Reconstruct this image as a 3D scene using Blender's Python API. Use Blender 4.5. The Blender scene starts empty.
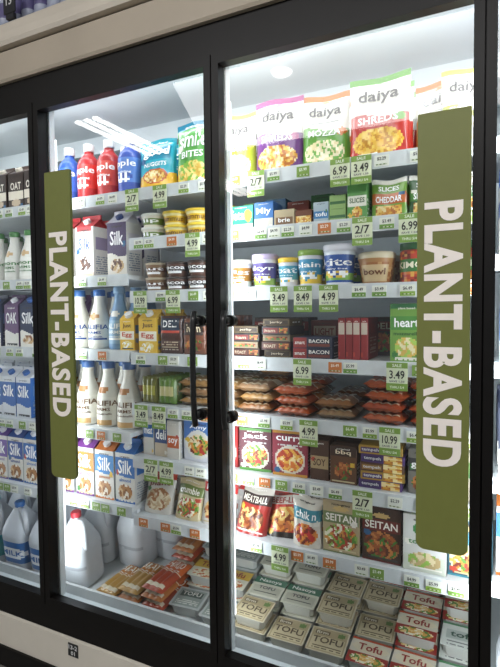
import bpy, math, random
from mathutils import Matrix, Vector
random.seed(7)
PI=math.pi
# ---------------------------------------------------------------- colours / materials
def lin(h):
    if not isinstance(h,str): return h
    h=h.lstrip('#')
    if len(h)==3: h=''.join(c*2 for c in h)
    o=[]
    for i in (0,2,4):
        c=int(h[i:i+2],16)/255
        o.append(c/12.92 if c<=.04045 else ((c+.055)/1.055)**2.4)
    return (o[0],o[1],o[2],1.0)
def attr_mat(name,rough,coat=0,spec=.5,noise=.08):
    m=bpy.data.materials.new(name);m.use_nodes=True
    nt=m.node_tree;b=nt.nodes['Principled BSDF']
    a=nt.nodes.new('ShaderNodeAttribute');a.attribute_name='Col'
    n=nt.nodes.new('ShaderNodeTexNoise');n.inputs['Scale'].default_value=35;n.inputs['Detail'].default_value=2
    tc=nt.nodes.new('ShaderNodeTexCoord');nt.links.new(tc.outputs['Object'],n.inputs['Vector'])
    mr=nt.nodes.new('ShaderNodeMapRange');mr.inputs[3].default_value=1-noise;mr.inputs[4].default_value=1+noise*.5
    nt.links.new(n.outputs[0],mr.inputs[0])
    mx=nt.nodes.new('ShaderNodeVectorMath');mx.operation='SCALE'
    nt.links.new(a.outputs['Color'],mx.inputs[0]);nt.links.new(mr.outputs[0],mx.inputs['Scale'])
    nt.links.new(mx.outputs[0],b.inputs['Base Color'])
    b.inputs['Roughness'].default_value=rough
    b.inputs['Specular IOR Level'].default_value=spec
    b.inputs['Coat Weight'].default_value=coat;b.inputs['Coat Roughness'].default_value=.15
    return m
M_PAPER=attr_mat('printed_card',.5)
M_FILM=attr_mat('printed_film',.28,.35)
M_PLAST=attr_mat('plastic',.35,.1)
def flat_mat(name,col,rough=.5,metal=0,noise=.08,scale=12,spec=.5):
    m=bpy.data.materials.new(name);m.use_nodes=True
    nt=m.node_tree;b=nt.nodes['Principled BSDF']
    n=nt.nodes.new('ShaderNodeTexNoise');n.inputs['Scale'].default_value=scale;n.inputs['Detail'].default_value=3
    tc=nt.nodes.new('ShaderNodeTexCoord');nt.links.new(tc.outputs['Object'],n.inputs['Vector'])
    r=nt.nodes.new('ShaderNodeValToRGB');c=lin(col)
    r.color_ramp.elements[0].color=tuple(x*(1-noise) for x in c[:3])+(1,)
    r.color_ramp.elements[1].color=tuple(min(1,x*(1+noise)) for x in c[:3])+(1,)
    r.color_ramp.elements[0].position=.35;r.color_ramp.elements[1].position=.65
    nt.links.new(n.outputs[0],r.inputs[0]);nt.links.new(r.outputs[0],b.inputs['Base Color'])
    b.inputs['Roughness'].default_value=rough;b.inputs['Metallic'].default_value=metal
    b.inputs['Specular IOR Level'].default_value=spec
    return m
M_BLACK=flat_mat('black_frame_paint','#0b0807',.42,0,.15,20,spec=.25)
M_CREAM=flat_mat('cream_panel','#ab9f8e',.45,0,.04,5)
M_CREAM2=flat_mat('cream_cap','#c9c0b2',.45,0,.04,5)
M_BASE=flat_mat('kick_panel_paint','#d6cfc2',.4,0,.04,6)
M_WHITE=flat_mat('white_enamel','#e0e6e8',.35,0,.03,8)
M_LINER=flat_mat('case_liner','#dbe2e5',.45,0,.04,6)
M_RAIL=flat_mat('price_rail','#d2d7da',.3,0,.04,30)
M_FLOOR=flat_mat('floor_tile','#8d8a84',.3,0,.1,2)
M_CEIL=flat_mat('ceiling_tile','#8f8f8c',.8,0,.06,4)
def emis(name,col,s):
    m=bpy.data.materials.new(name);m.use_nodes=True;nt=m.node_tree
    for n in list(nt.nodes): nt.nodes.remove(n)
    e=nt.nodes.new('ShaderNodeEmission');o=nt.nodes.new('ShaderNodeOutputMaterial')
    e.inputs[0].default_value=lin(col);e.inputs[1].default_value=s
    nt.links.new(e.outputs[0],o.inputs[0]);return m
M_LED=emis('led_tube','#f4f8ff',2.5)
M_LAMP=emis('ceiling_lamp','#fffdf8',19)
def glass_mat():
    m=bpy.data.materials.new('door_glass');m.use_nodes=True;nt=m.node_tree
    for n in list(nt.nodes): nt.nodes.remove(n)
    o=nt.nodes.new('ShaderNodeOutputMaterial');t=nt.nodes.new('ShaderNodeBsdfTransparent')
    t.inputs[0].default_value=(.95,.97,.965,1)
    g=nt.nodes.new('ShaderNodeBsdfGlossy');g.inputs['Roughness'].default_value=.02
    lw=nt.nodes.new('ShaderNodeFresnel');lw.inputs[0].default_value=1.62
    mx=nt.nodes.new('ShaderNodeMixShader')
    nt.links.new(lw.outputs[0],mx.inputs[0]);nt.links.new(t.outputs[0],mx.inputs[1]);nt.links.new(g.outputs[0],mx.inputs[2])
    nt.links.new(mx.outputs[0],o.inputs[0]);return m
M_GLASS=glass_mat()
# ---------------------------------------------------------------- text outlines (cached)
_tc={}
def text_geo(s):
    if s in _tc: return _tc[s]
    cu=bpy.data.curves.new('t','FONT');cu.body=s;cu.resolution_u=2;cu.offset=.018
    if s=='PLANT-BASED': cu.offset=.038;cu.space_character=1.12;cu.resolution_u=5
    ob=bpy.data.objects.new('t',cu);bpy.context.scene.collection.objects.link(ob)
    bpy.context.view_layer.update()
    e=ob.evaluated_get(bpy.context.evaluated_depsgraph_get());me=e.to_mesh()
    vs=[(v.co.x,v.co.y) for v in me.vertices];fs=[tuple(p.vertices) for p in me.polygons]
    e.to_mesh_clear();bpy.data.objects.remove(ob);bpy.data.curves.remove(cu)
    x0=min(v[0] for v in vs);x1=max(v[0] for v in vs);y0=min(v[1] for v in vs);y1=max(v[1] for v in vs)
    vs=[((a-x0)/(x1-x0),(b-y0)/(y1-y0)) for a,b in vs]
    _tc[s]=(vs,fs);return _tc[s]
# ---------------------------------------------------------------- painting of labels
def hsh(i,j,k=0):
    n=(i*73856093)^(j*19349663)^(k*83492791);n=(n^(n>>13))*1274126177&0xffffffff
    return ((n>>8)&0xffff)/65535
def paint(D,u,v):
    for e in reversed(D.get('el',())):
        t=e[0]
        if t=='r':
            if e[1]<=u<=e[3] and e[2]<=v<=e[4]: return e[5]
        elif t=='e':
            if ((u-e[1])/e[3])**2+((v-e[2])/e[4])**2<=1: return e[5]
        elif t in('f','fr'):
            if (t=='f' and ((u-e[1])/e[3])**2+((v-e[2])/e[4])**2<=1) or (t=='fr' and e[1]<=u<=e[3] and e[2]<=v<=e[4]):
                k=e[6] if len(e)>6 else 14
                a=int(math.floor(u*k+.6*math.sin(v*23)));b=int(math.floor(v*k*1.2+.6*math.sin(u*19)))
                return e[5][int(hsh(a,b)*len(e[5]))%len(e[5])]
        elif t=='l':
            if e[1]<=u<=e[3] and e[2]<=v<=e[4]:
                n=e[5];q=(v-e[2])/(e[4]-e[2])*n
                if q%1<.5 and hsh(int(u*22),int(q))>.25: return e[6]
        elif t=='w':
            if v<=e[1]+e[2]*math.sin(u*e[3]+e[4]): return e[5]
    return D['bg']
BR=random.Random(3)
WORDS=['vegan','organic','protein','non-gmo','gluten free','plant based','original','smoked']
def busy(D,badge=True):
    """adds the usual small print, seals and claims that every pack carries"""
    D=dict(D);el=list(D.get('el',()));tx=list(D.get('txt',()))
    if D.get('busy',1):
        inkc=BR.choice(['#e8e4da','#3a3a3c','#c8b890'])
        el.append(('l',.08,.025,.92,.085,2,inkc))
        if badge:
            x=BR.choice([.13,.87]);y=BR.choice([.52,.60,.12])
            el.append(('e',x,y,.095,.055,BR.choice(['#d9b23a','#3f7a3c','#e8e4da','#b8402c','#2f5f8a'])))
        tx.append((BR.choice(WORDS),.24,.90,.76,.945,BR.choice(['#f0ece2','#3a3430'])))
    D['el']=el;D['txt']=tx;return D
class MB:
    def __init__(s): s.V=[];s.F=[];s.C=[];s.M=[];s.S=[]
    def grid(s,P,nu,nv,cf,mat=0,flip=False,smooth=False,us=None,vs=None):
        b=len(s.V)
        us=us or [i/nu for i in range(nu+1)];vs=vs or [j/nv for j in range(nv+1)]
        nu=len(us)-1;nv=len(vs)-1
        for v in vs:
            for u in us: s.V.append(P(u,v))
        for j in range(nv):
            for i in range(nu):
                a=b+j*(nu+1)+i;q=(a,a+1,a+nu+2,a+nu+1)
                s.F.append(q[::-1] if flip else q)
                c=cf((us[i]+us[i+1])/2,(vs[j]+vs[j+1])/2) if callable(cf) else cf
                s.C.append(lin(c));s.M.append(mat);s.S.append(smooth)
    def poly(s,pts,c,mat=0):
        b=len(s.V);s.V+=[tuple(p) for p in pts];s.F.append(tuple(range(b,b+len(pts))));s.C.append(lin(c));s.M.append(mat);s.S.append(False)
    def box(s,x0,x1,y0,y1,z0,z1,c,mat=0):
        p=[(x0,y0,z0),(x1,y0,z0),(x1,y1,z0),(x0,y1,z0),(x0,y0,z1),(x1,y0,z1),(x1,y1,z1),(x0,y1,z1)]
        for f in ((0,3,2,1),(4,5,6,7),(0,1,5,4),(1,2,6,5),(2,3,7,6),(3,0,4,7)): s.poly([p[i] for i in f],c,mat)
    def text(self,P,txts,mat=0,off=.0012):
        for t in txts:
            st,u0,v0,u1,v1,c=t[:6];rot=len(t)>6 and t[6]
            vs,fs=text_geo(st);b=len(self.V)
            for a,q in vs:
                if rot: a,q=q,1-a
                self.V.append(P(u0+(u1-u0)*a,v0+(v1-v0)*q,off))
            for f in fs:
                self.F.append(tuple(b+i for i in f));self.C.append(lin(c));self.M.append(mat);self.S.append(False)
    def tube(s,path,r,c,mat=0,n=10):
        b=len(s.V);m=len(path)
        for k,p in enumerate(path):
            p=Vector(p);d=(Vector(path[min(k+1,m-1)])-Vector(path[max(k-1,0)])).normalized()
            a=d.orthogonal() if abs(d.y)>.95 else d.cross(Vector((0,1,0)));a.normalize();e=d.cross(a)
            for i in range(n):
                t=2*PI*i/n;s.V.append(tuple(p+a*math.cos(t)*r+e*math.sin(t)*r))
        for k in range(m-1):
            for i in range(n):
                j=(i+1)%n;s.F.append((b+k*n+i,b+k*n+j,b+(k+1)*n+j,b+(k+1)*n+i));s.C.append(lin(c));s.M.append(mat);s.S.append(True)
        for k,rv in((0,1),(m-1,0)):
            f=[b+k*n+i for i in range(n)];s.F.append(tuple(f[::-1] if rv else f));s.C.append(lin(c));s.M.append(mat);s.S.append(False)
    def lathe(s,prof,cf,n=28,p=2,sy=1,cx=0,cy=0,mat=0,cap=None,z0=0):
        us=[i/n for i in range(n+1)]
        rows=[]
        for k in range(len(prof)-1):
            (za,ra),(zb,rb)=prof[k],prof[k+1]
            m=max(1,int(math.hypot(zb-za,rb-ra)/.007))
            for i in range(m): rows.append((za+(zb-za)*i/m,ra+(rb-ra)*i/m))
        rows.append(prof[-1]);H=max(z for z,_ in prof);vs=list(range(len(rows)))
        def P(u,v):
            z,r=rows[int(v)];t=(u-.5)*2*PI;c=math.cos(t);q=math.sin(t)
            k=r/((abs(c)**p+abs(q)**p)**(1/p))
            return (cx+k*q,cy-k*c*sy,z0+z)
        def C(u,v):
            v=min(v,len(rows)-1);z=(rows[int(v)][0]+rows[min(int(v)+1,len(rows)-1)][0])/2/H
            return cf((((u-.5)*2+.5)%1.0),z) if callable(cf) else cf
        s.grid(P,n,0,C,mat,False,True,us,vs)
        z,r=rows[-1]
        if r>.002: s.poly([P(i/n,len(rows)-1) for i in range(n)],cap or C(.5,len(rows)-1.5),mat)
        def PT(u,v,o=0):
            z=v*H;k=0
            for i in range(len(rows)-1):
                if rows[i][0]<=z<=rows[i+1][0]: k=i;break
            za,ra=rows[k];zb,rb=rows[k+1];f=(z-za)/(zb-za) if zb>za else 0
            r=ra+(rb-ra)*f;t=(u-.5)*PI;c=math.cos(t);q=math.sin(t)
            kk=(r)/((abs(c)**p+abs(q)**p)**(1/p))+o
            return (cx+kk*q,cy-kk*c*sy,z0+z)
        return PT
    def mesh(s,name,mats):
        me=bpy.data.meshes.new(name);me.from_pydata(s.V,[],s.F)
        at=me.color_attributes.new('Col','FLOAT_COLOR','CORNER')
        buf=[]
        for f,c in zip(s.F,s.C): buf.extend(list(c)*len(f))
        at.data.foreach_set('color',buf)
        me.polygons.foreach_set('material_index',s.M);me.polygons.foreach_set('use_smooth',s.S)
        for m in mats: me.materials.append(m)
        me.update();return me
def link(name,me,loc=(0,0,0),rot=(0,0,0),par=None,scale=1):
    o=bpy.data.objects.new(name,me);bpy.context.scene.collection.objects.link(o)
    o.location=loc;o.rotation_euler=rot;o.scale=(scale,)*3
    if par: o.parent=par
    return o
# ---------------------------------------------------------------- product shapes
# local frame: x right, z up, printed face looks to -y, origin bottom-front-centre
RES=.0045
def res(a): return max(3,int(a/RES))
def mk_box(w,h,d,D,side=None,top=None,mat=M_PAPER):
    m=MB();c=.0015;side=side or D['bg'];top=top or side
    if h>.06: D=busy(D)
    P=lambda u,v,o=0:(-w/2+c+(w-2*c)*u,-o,(h-c)*v)
    m.grid(P,res(w),res(h),lambda u,v:paint(D,u,v))
    m.text(P,D.get('txt',()),off=.0006)
    sd=lambda u,v:paint(dict(bg=side,el=D.get('sel',[('l',.2,.15,.8,.55,7,D.get('ink','#ddd')),('r',.2,.65,.8,.85,D['bg'])])),u,v)
    ns,nh=max(3,res(d)),res(h)
    m.grid(lambda u,v:(w/2,c+(d-c)*u,(h-c)*v),ns,nh,sd)
    m.grid(lambda u,v:(-w/2,c+(d-c)*u,(h-c)*v),ns,nh,sd,flip=True)
    m.grid(lambda u,v:(-w/2+c+(w-2*c)*u,c+(d-2*c)*v,h),1,3,lambda u,v:top)
    m.poly([(-w/2+c,0,h-c),(w/2-c,0,h-c),(w/2-c,c,h),(-w/2+c,c,h)],top)
    for sx in(-1,1):
        q=[(sx*(w/2-c),0,0),(sx*w/2,c,0),(sx*w/2,c,h-c),(sx*(w/2-c),0,h-c)];m.poly(q if sx>0 else q[::-1],D['bg'])
        q=[(sx*w/2,c,h-c),(sx*w/2,d,h-c),(sx*(w/2-c),d-c,h),(sx*(w/2-c),c,h)];m.poly(q if sx>0 else q[::-1],top)
    m.poly([(-w/2,d,0),(-w/2,d,h-c),(w/2,d,h-c),(w/2,d,0)],side)
    m.poly([(-w/2+c,0,0),(-w/2,d,0),(w/2,d,0),(w/2-c,0,0)],side)
    return m.mesh('box',[mat])
def mk_carton(w,h,d,D,side=None,top='#eeeeea',cap='#ffffff'):
    m=MB();hb=h*.80;side=side or D['bg'];D=busy(D)
    P=lambda u,v,o=0:(-w/2+w*u,-o,hb*v)
    m.grid(P,res(w),res(hb),lambda u,v:paint(D,u,v));m.text(P,D.get('txt',()),off=.0006)
    sd=lambda u,v:paint(dict(bg=side,el=[('l',.15,.1,.85,.45,8,'#8a93a0'),('r',.15,.55,.85,.8,D.get('ink','#5577aa'))]),u,v)
    m.grid(lambda u,v:(w/2,d*u,hb*v),res(d),res(hb),sd)
    m.grid(lambda u,v:(-w/2,d*u,hb*v),res(d),res(hb),sd,flip=True)
    m.poly([(-w/2,d,0),(-w/2,d,hb),(w/2,d,hb),(w/2,d,0)],side)
    zr=h*.94
    m.grid(lambda u,v:(-w/2+w*u,d/2*v-.002*v,hb+(zr-hb)*v),4,4,lambda u,v:top)
    m.grid(lambda u,v:(-w/2+w*u,d-(d/2-.002)*v,hb+(zr-hb)*v),4,4,lambda u,v:top,flip=True)
    for sx in(-1,1):
        q=[(sx*w/2,0,hb),(sx*w/2,d,hb),(sx*(w/2-.014),d/2,zr)];m.poly(q if sx>0 else q[::-1],top)
    m.box(-w/2,w/2,d/2-.003,d/2+.003,zr-.002,h,top)
    n=14;a=math.atan2(zr-hb,d/2);cy=d*.25;cz=(hb+zr)/2;nv=Vector((0,-math.sin(a),math.cos(a)));tv=Vector((0,math.cos(a),math.sin(a)))
    r0=[Vector((0,cy,cz))+Vector((1,0,0))*math.cos(t*2*PI/n)*.015+tv*math.sin(t*2*PI/n)*.015 for t in range(n)]
    r1=[p+nv*.014 for p in r0]
    for i in range(n): j=(i+1)%n;m.poly([r0[i],r0[j],r1[j],r1[i]],cap)
    m.poly(r1,cap)
    return m.mesh('carton',[M_PAPER])
def mk_pouch(w,h,t,D,seed=0,mat=M_FILM,back=None):
    m=MB();rs=random.Random(seed);ph=[rs.uniform(0,6) for _ in range(4)];D=busy(D)
    def T(u,v):
        e=max(0,1-abs(2*u-1)**3.2);f=max(0,(1-max(0,(v-.12)/.80)**2.2)) if v<.92 else 0
        wr=.08*math.sin(u*9+v*7+ph[0])*math.sin(v*11+ph[1])+.06*math.sin(u*23+ph[2])*math.sin(v*5+ph[3])
        return max(0,(e**.6)*(f**.7)*(1+wr))
    def X(u,v): return (-.5+u)*w*(1-.05*math.sin(PI*min(1,v)))
    def P(u,v,o=0): return (X(u,v),t/2*(1-T(u,v))-o,h*v+.004*math.sin(u*PI*2+ph[0])*v)
    def Q(u,v): return (X(u,v),t/2*(1+T(u,v))+.0006,h*v+.004*math.sin(u*PI*2+ph[0])*v)
    m.grid(P,res(w),res(h),lambda u,v:paint(D,u,v),smooth=True);m.text(P,D.get('txt',()),off=.002)
    m.grid(Q,8,12,lambda u,v:back or D['bg'],flip=True,smooth=True)
    m.grid(lambda u,v:(X(u,0),P(u,0)[1]+(Q(u,0)[1]-P(u,0)[1])*v,0),8,1,lambda u,v:D['bg'],flip=True)
    return m.mesh('pouch',[mat])
def mk_lathe(prof,D,p=2,n=28,sy=1,mat=M_PLAST):
    m=MB();R=max(q for _,q in prof)
    P=m.lathe(prof,lambda u,v:paint(D,u,v),n,p,sy,0,R*sy)
    m.text(P,D.get('txt',()),off=.0012)
    return m.mesh('bottle',[mat])
def mk_tray(w,h,t,D,tray='#e9e9e4'):
    m=MB();P=lambda u,v,o=0:(-w/2+w*u,-o-.0015*math.sin(PI*u)*math.sin(PI*v),h*v)
    m.grid(P,res(w),res(h),lambda u,v:paint(D,u,v));m.text(P,D.get('txt',()),off=.0012)
    def ring(s,y): 
        a=w/2*s;b=h/2*s;c=.012;return [(-a+c,y,h/2-b),(a-c,y,h/2-b),(a,y,h/2-b+c),(a,y,h/2+b-c),(a-c,y,h/2+b),(-a+c,y,h/2+b),(-a,y,h/2+b-c),(-a,y,h/2-b+c)]
    rings=[ring(1,0),ring(1,.003),ring(.93,.0035),ring(.9,t*.5),ring(.86,t-.004),ring(.82,t)]
    for a,b in zip(rings,rings[1:]):
        for i in range(8): j=(i+1)%8;m.poly([a[j],a[i],b[i],b[j]],tray)
    m.poly(rings[-1],tray)
    return m.mesh('tray',[M_FILM])
def mk_links(w,h,t,D,nl=4,along='v',meat='#a85a2c',mat=M_FILM):
    m=MB()
    def T(u,v):
        e=max(0,1-abs(2*u-1)**6)**.5*max(0,1-abs(2*v-1)**6)**.5
        q=u if along=='v' else v
        q=(q-.08)/.84
        b=abs(math.sin(q*PI*nl)) if 0<q<1 else 0
        return e*(.55+.45*b**.6)
    P=lambda u,v,o=0:(-w/2+w*u,t*.5*(1-T(u,v))-o,h*v)
    m.grid(P,res(w),res(h),lambda u,v:paint(D,u,v),smooth=True);m.text(P,D.get('txt',()),off=.0015)
    m.grid(lambda u,v:(-w/2+w*u,t*.5*(1+T(u,v))+.0004,h*v),10,10,lambda u,v:D.get('backc',meat),flip=True,smooth=True)
    return m.mesh('pack',[mat])
def row(name,me,x,z,y=.15,n=3,dy=.06,rz=None,jx=.003,sc=1):
    yj=random.uniform(0,.008) if jx>=.003 else 0
    for i in range(n):
        r=math.radians(random.uniform(-3.5,3.5)) if rz is None else math.radians(rz)
        link(name,me,(x+random.uniform(-jx,jx)*(i>0),y+yj+i*dy,z+.0006),(0,0,r),scale=sc)
def stack(name,me,x,z,t,n,y=.15,ny=1,dy=.12,tilt=0,rz=None,jx=.006):
    for j in range(ny):
        for i in range(n):
            r=math.radians(random.uniform(-5,5) if rz is None else rz+random.uniform(-4,4))
            yy=y+j*dy+(random.uniform(-jx,jx) if i else 0)
            zz=z+t*(i+1)+.0005*i+math.tan(tilt)*(j*dy)
            mm=me[(i+j)%len(me)] if isinstance(me,(list,tuple)) else me
            o=link(name,mm,(x+random.uniform(-jx,jx)*(i>0),yy,zz))
            o.rotation_mode='QUATERNION'
            o.rotation_quaternion=(Matrix.Rotation(r,3,'Z')@Matrix.Rotation(-PI/2+tilt,3,'X')).to_quaternion()
# ================================================================= CASE STRUCTURE
def simple(name,boxes,mats,bev=.003,par=None):
    m=MB()
    for b in boxes: m.box(*b[:6],'#888',b[6] if len(b)>6 else 0)
    o=link(name,m.mesh(name,mats),par=par)
    if bev:
        mm=o.modifiers.new('b','BEVEL');mm.width=bev;mm.segments=2;mm.limit_method='ANGLE'
    return o
XL,XR=-3.95,1.6
POST=[-3.073,-2.303,-1.541,-.779,-.024,.738,1.5]
case=bpy.data.objects.new('refrigerated_display_case',None);bpy.context.scene.collection.objects.link(case)
simple('case_liner',[(XL,XR,.80,.84,.25,2.36),(XL,XR,.03,.84,2.30,2.34),(XL,XR,.02,.84,.24,.295),(XL-.04,XL,0,.84,0,2.34),(XR,XR+.04,0,.84,0,2.34)],[M_LINER],0,case)
simple('ceiling_duct',[(XL,XR,.50,.80,2.22,2.30)],[M_WHITE],.01,case)
simple('door_frame',[(XL,XR,-.03,.02,2.235,2.33),(XL,XR,-.03,.02,.235,.33)]+[(p-.012,p+.012,-.005,.02,.33,2.235) for p in POST],[M_BLACK],.004,case)
simple('mullion_lamp_housing',[(p-.02,p+.02,.02,.045,.34,2.23) for p in POST],[M_WHITE],.004,case)
for p in POST[1:5]:
    m=MB();
    for s in(-1,1): m.tube([(p+s*.014,.052,.45),(p+s*.014,.052,2.12)],.006,'#fff')
    link('led_tube',m.mesh('led',[M_LED]),par=case)
for a,b in zip(POST,POST[1:]):
    d=bpy.data.objects.new('glass_door',None);bpy.context.scene.collection.objects.link(d)
    g=.002;w=.024
    simple('door_rails',[(a+g,a+g+w,-.04,-.006,.335,2.232),(b-g-w,b-g,-.04,-.006,.335,2.232),(a+g+w,b-g-w,-.04,-.006,2.20,2.232),(a+g+w,b-g-w,-.04,-.006,.335,.366)],[M_BLACK],.004,d)
    m=MB();m.poly([(a+g+w,-.02,.366),(b-g-w,-.02,.366),(b-g-w,-.02,2.2),(a+g+w,-.02,2.2)],'#fff')
    link('glass_pane',m.mesh('glass',[M_GLASS]),par=d)
def prism(name,prof,x0,x1,mats,par=None):
    m=MB();n=len(prof)
    for i in range(n-1):
        (ya,za),(yb,zb)=prof[i],prof[i+1]
        m.poly([(x0,ya,za),(x1,ya,za),(x1,yb,zb),(x0,yb,zb)],'#888')
    m.poly([(x0,y,z) for y,z in prof][::-1],'#888');m.poly([(x1,y,z) for y,z in prof],'#888')
    return link(name,m.mesh(name,mats),par=par)
prism('header_panel',[(.02,2.33),(-.045,2.33),(-.05,2.34),(-.05,2.44),(-.03,2.455),(.02,2.455)],XL,XR,[M_CREAM],case)
prism('header_cap',[(.02,2.456),(-.06,2.456),(-.066,2.47),(-.062,2.50),(-.05,2.54),(-.04,2.55),(.6,2.55),(.6,2.456)],XL,XR,[M_CREAM2],case)
prism('kick_panel',[(.02,.01),(-.035,.01),(-.035,.225),(-.02,.234),(.02,.234)],XL,XR,[M_BASE],case)
simple('kick_rail',[(XL,XR,-.045,-.036,.02,.10)],[M_BLACK],.002,case)
m=MB();Pl=lambda u,v,o=0:(-1.43+.05*u,-.0365-o,.165+.05*v)
m.box(-1.43,-1.38,-.0365,-.0352,.165,.215,'#222');m.text(Pl,[('13-2',.08,.55,.92,.88,'#eee'),('01',.3,.12,.7,.42,'#eee')])
link('aisle_label',m.mesh('lab',[M_PAPER]),par=case)
for nm,x in(('door_handle',-.829),('door_handle',-.723)):
    m=MB()
    for z in(1.425,1.130):
        m.tube([(x,-.018,z),(x,-.045,z)],.018,'#0c0b0a',n=18);m.tube([(x,-.045,z),(x,-.075,z)],.012,'#0c0b0a',n=14)
    m.tube([(x,-.072,1.10),(x,-.078,1.13),(x,-.082,1.20),(x,-.083,1.28),(x,-.082,1.36),(x,-.078,1.425),(x,-.072,1.455)],.0095,'#0c0b0a',n=14)
    link(nm,m.mesh('handle',[M_PLAST]))
def sign(x0,x1,z0,z1,a=.21,b=.795):
    m=MB();r=.022;pts=[]
    for cx,cz,a0 in((x1-r,z0+r,-90),(x1-.004,z1-.004,0),(x0+.004,z1-.004,90),(x0+r,z0+r,180)):
        rr=r if cz<z0+.1 else .004
        for k in range(7):
            q=math.radians(a0+15*k);pts.append((cx+rr*math.cos(q),cz+rr*math.sin(q)))
    y0,y1=-.052,-.0405
    m.poly([(x,y0,z) for x,z in pts],'#74793a')
    m.poly([(x,y1,z) for x,z in pts][::-1],'#74793a')
    for i in range(len(pts)):
        p,q=pts[i],pts[(i+1)%len(pts)];m.poly([(p[0],y0,p[1]),(p[0],y1,p[1]),(q[0],y1,q[1]),(q[0],y0,q[1])],'#5e642d')
    P=lambda u,v,o=0:(x0+(x1-x0)*u,y0-o,z0+(z1-z0)*v)
    m.text(P,[('PLANT-BASED',.13,a,.87,b,'#fff6ee',True)])
    link('vertical_aisle_sign',m.mesh('sign',[M_PAPER]))
sign(-1.475,-1.352,.848,1.963,.205,.805);sign(-.176,-.052,.838,1.94,.20,.80)
# ---------------------------------------------------------------- shelves
RT=[1.905,1.725,1.530,1.300,1.108,.908,.684]
LT=[1.903,1.595,1.308,.995,.708]
BX=[-2.447,-1.227,-.007,1.213]
def mk_tags(x0,x1,z,seed,big=()):
    m=MB();rs=random.Random(seed);x=x0+.03
    y=.105
    while x<x1-.06:
        if all(abs(x+.022-b)>.052 for b in big):
            w=.042
            m.box(x,x+w,y-.0015,y,z-.036,z-.004,'#e9ebe0')
            P=lambda u,v,o=0,x=x:(x+w*u,y-.0015-o,z-.036+.032*v)
            k=rs.random();tc='#333'
            if k<.5: m.grid(lambda u,v:P(u,v*.4,.0008),1,1,rs.choice(['#6f9a3c','#88ab3e']))
            elif k<.72: m.grid(lambda u,v:P(u,v,.0008),1,1,'#7d9f42');tc='#f2f4e4'
            elif k<.84: m.grid(lambda u,v:P(u,v,.0008),1,1,'#c9722e');tc='#f8f0e0'
            m.text(P,[(rs.choice(['$4.99','$3.49','$5.99','$2.29','$6.49']),.2,.5,.8,.84,tc)],off=.0016)
            m.grid(lambda u,v:P(.12+.76*u,.12+v*.1,.0014),6,1,lambda u,v:'#c8d0b0' if int(u*6)%2 else '#5c7a34')
        x+=rs.choice([.047,.06,.08,.1])
    for i,b in enumerate(big):
        w,h=.060,.082;zt=z+.002;yy=y-.006
        m.box(b-w/2,b+w/2,yy,yy+.001,zt-h,zt,'#dfe5c6')
        P=lambda u,v,o=0,b=b:(b-w/2+w*u,yy-o,zt-h+h*v)
        m.grid(lambda u,v:P(u,v*.26,.0006),1,1,'#7d9f42');m.grid(lambda u,v:P(u,.80+v*.2,.0006),1,1,'#7d9f42')
        t=(['2/7','4.99','2/7','6.99','3.49'] if z>1.7 or z<1.0 else ['8.49','4.99','10.99','6.99','3.49'])[(i+seed)%5]
        m.text(P,[('SALE',.28,.84,.72,.95,'#eef2dc'),(t,.14,.42,.86,.72,'#26281c'),('SAVE 1.50',.14,.30,.86,.37,'#556'),('THRU 5/4',.16,.08,.84,.17,'#eef2dc')],off=.0014)
    return m.mesh('tags',[M_PAPER])
def shelf(x0,x1,z,dep,big=(),seed=0):
    s=simple('shelf',[(x0+.004,x1-.004,.112,.12+dep,z-.016,z),(x0+.004,x1-.004,.106,.112,z-.040,z+.004),(x0+.002,x0+.008,.3,.8,z-.06,z-.016),(x1-.008,x1-.002,.3,.8,z-.06,z-.016)],[M_RAIL],.0015)
    link('price_tags',mk_tags(x0,x1,z,seed,big),par=s)
BIG=[(-1.2,-1.075,-.696,-.418,-.354),(-.94,-.351,-.217),(-1.17,-1.025,-.618,-.537,-.454),(-.54,-.25),(-1.175,-1.095,-.52,-.27),(-1.135,-1.065,-.35),(-.62,)]
for i,z in enumerate(RT): shelf(BX[1],BX[2],z,.30 if i==1 else .44,BIG[i],i)
for i,z in enumerate(LT):
    shelf(BX[0],BX[1],z,.44,(),20+i);shelf(BX[2],BX[3],z,.44,(),30+i)
simple('shelf_upright',[(x-.02,x+.02,.775,.80,.3,2.22) for x in BX],[M_WHITE],.002,case)
TILT=math.radians(7)
m=MB()
def dk(y): return .302+math.tan(TILT)*(y-.13)
m.poly([(XL,.12,dk(.12)),(XR,.12,dk(.12)),(XR,.62,dk(.62)),(XL,.62,dk(.62))],'#c0c4c4')
m.poly([(XL,.12,.29),(XR,.12,.29),(XR,.12,dk(.12)),(XL,.12,dk(.12))],'#c0c4c4')
m.poly([(XL,.62,dk(.62)),(XR,.62,dk(.62)),(XR,.8,dk(.62)),(XL,.8,dk(.62))],'#c0c4c4')
link('bottom_deck',m.mesh('deck',[M_PAPER]),par=case)
m=MB();m.box(XL,XR,.105,.118,.296,.335,'#c8cbcb')
link('deck_rail',m.mesh('dr',[M_PAPER]),par=case)
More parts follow.
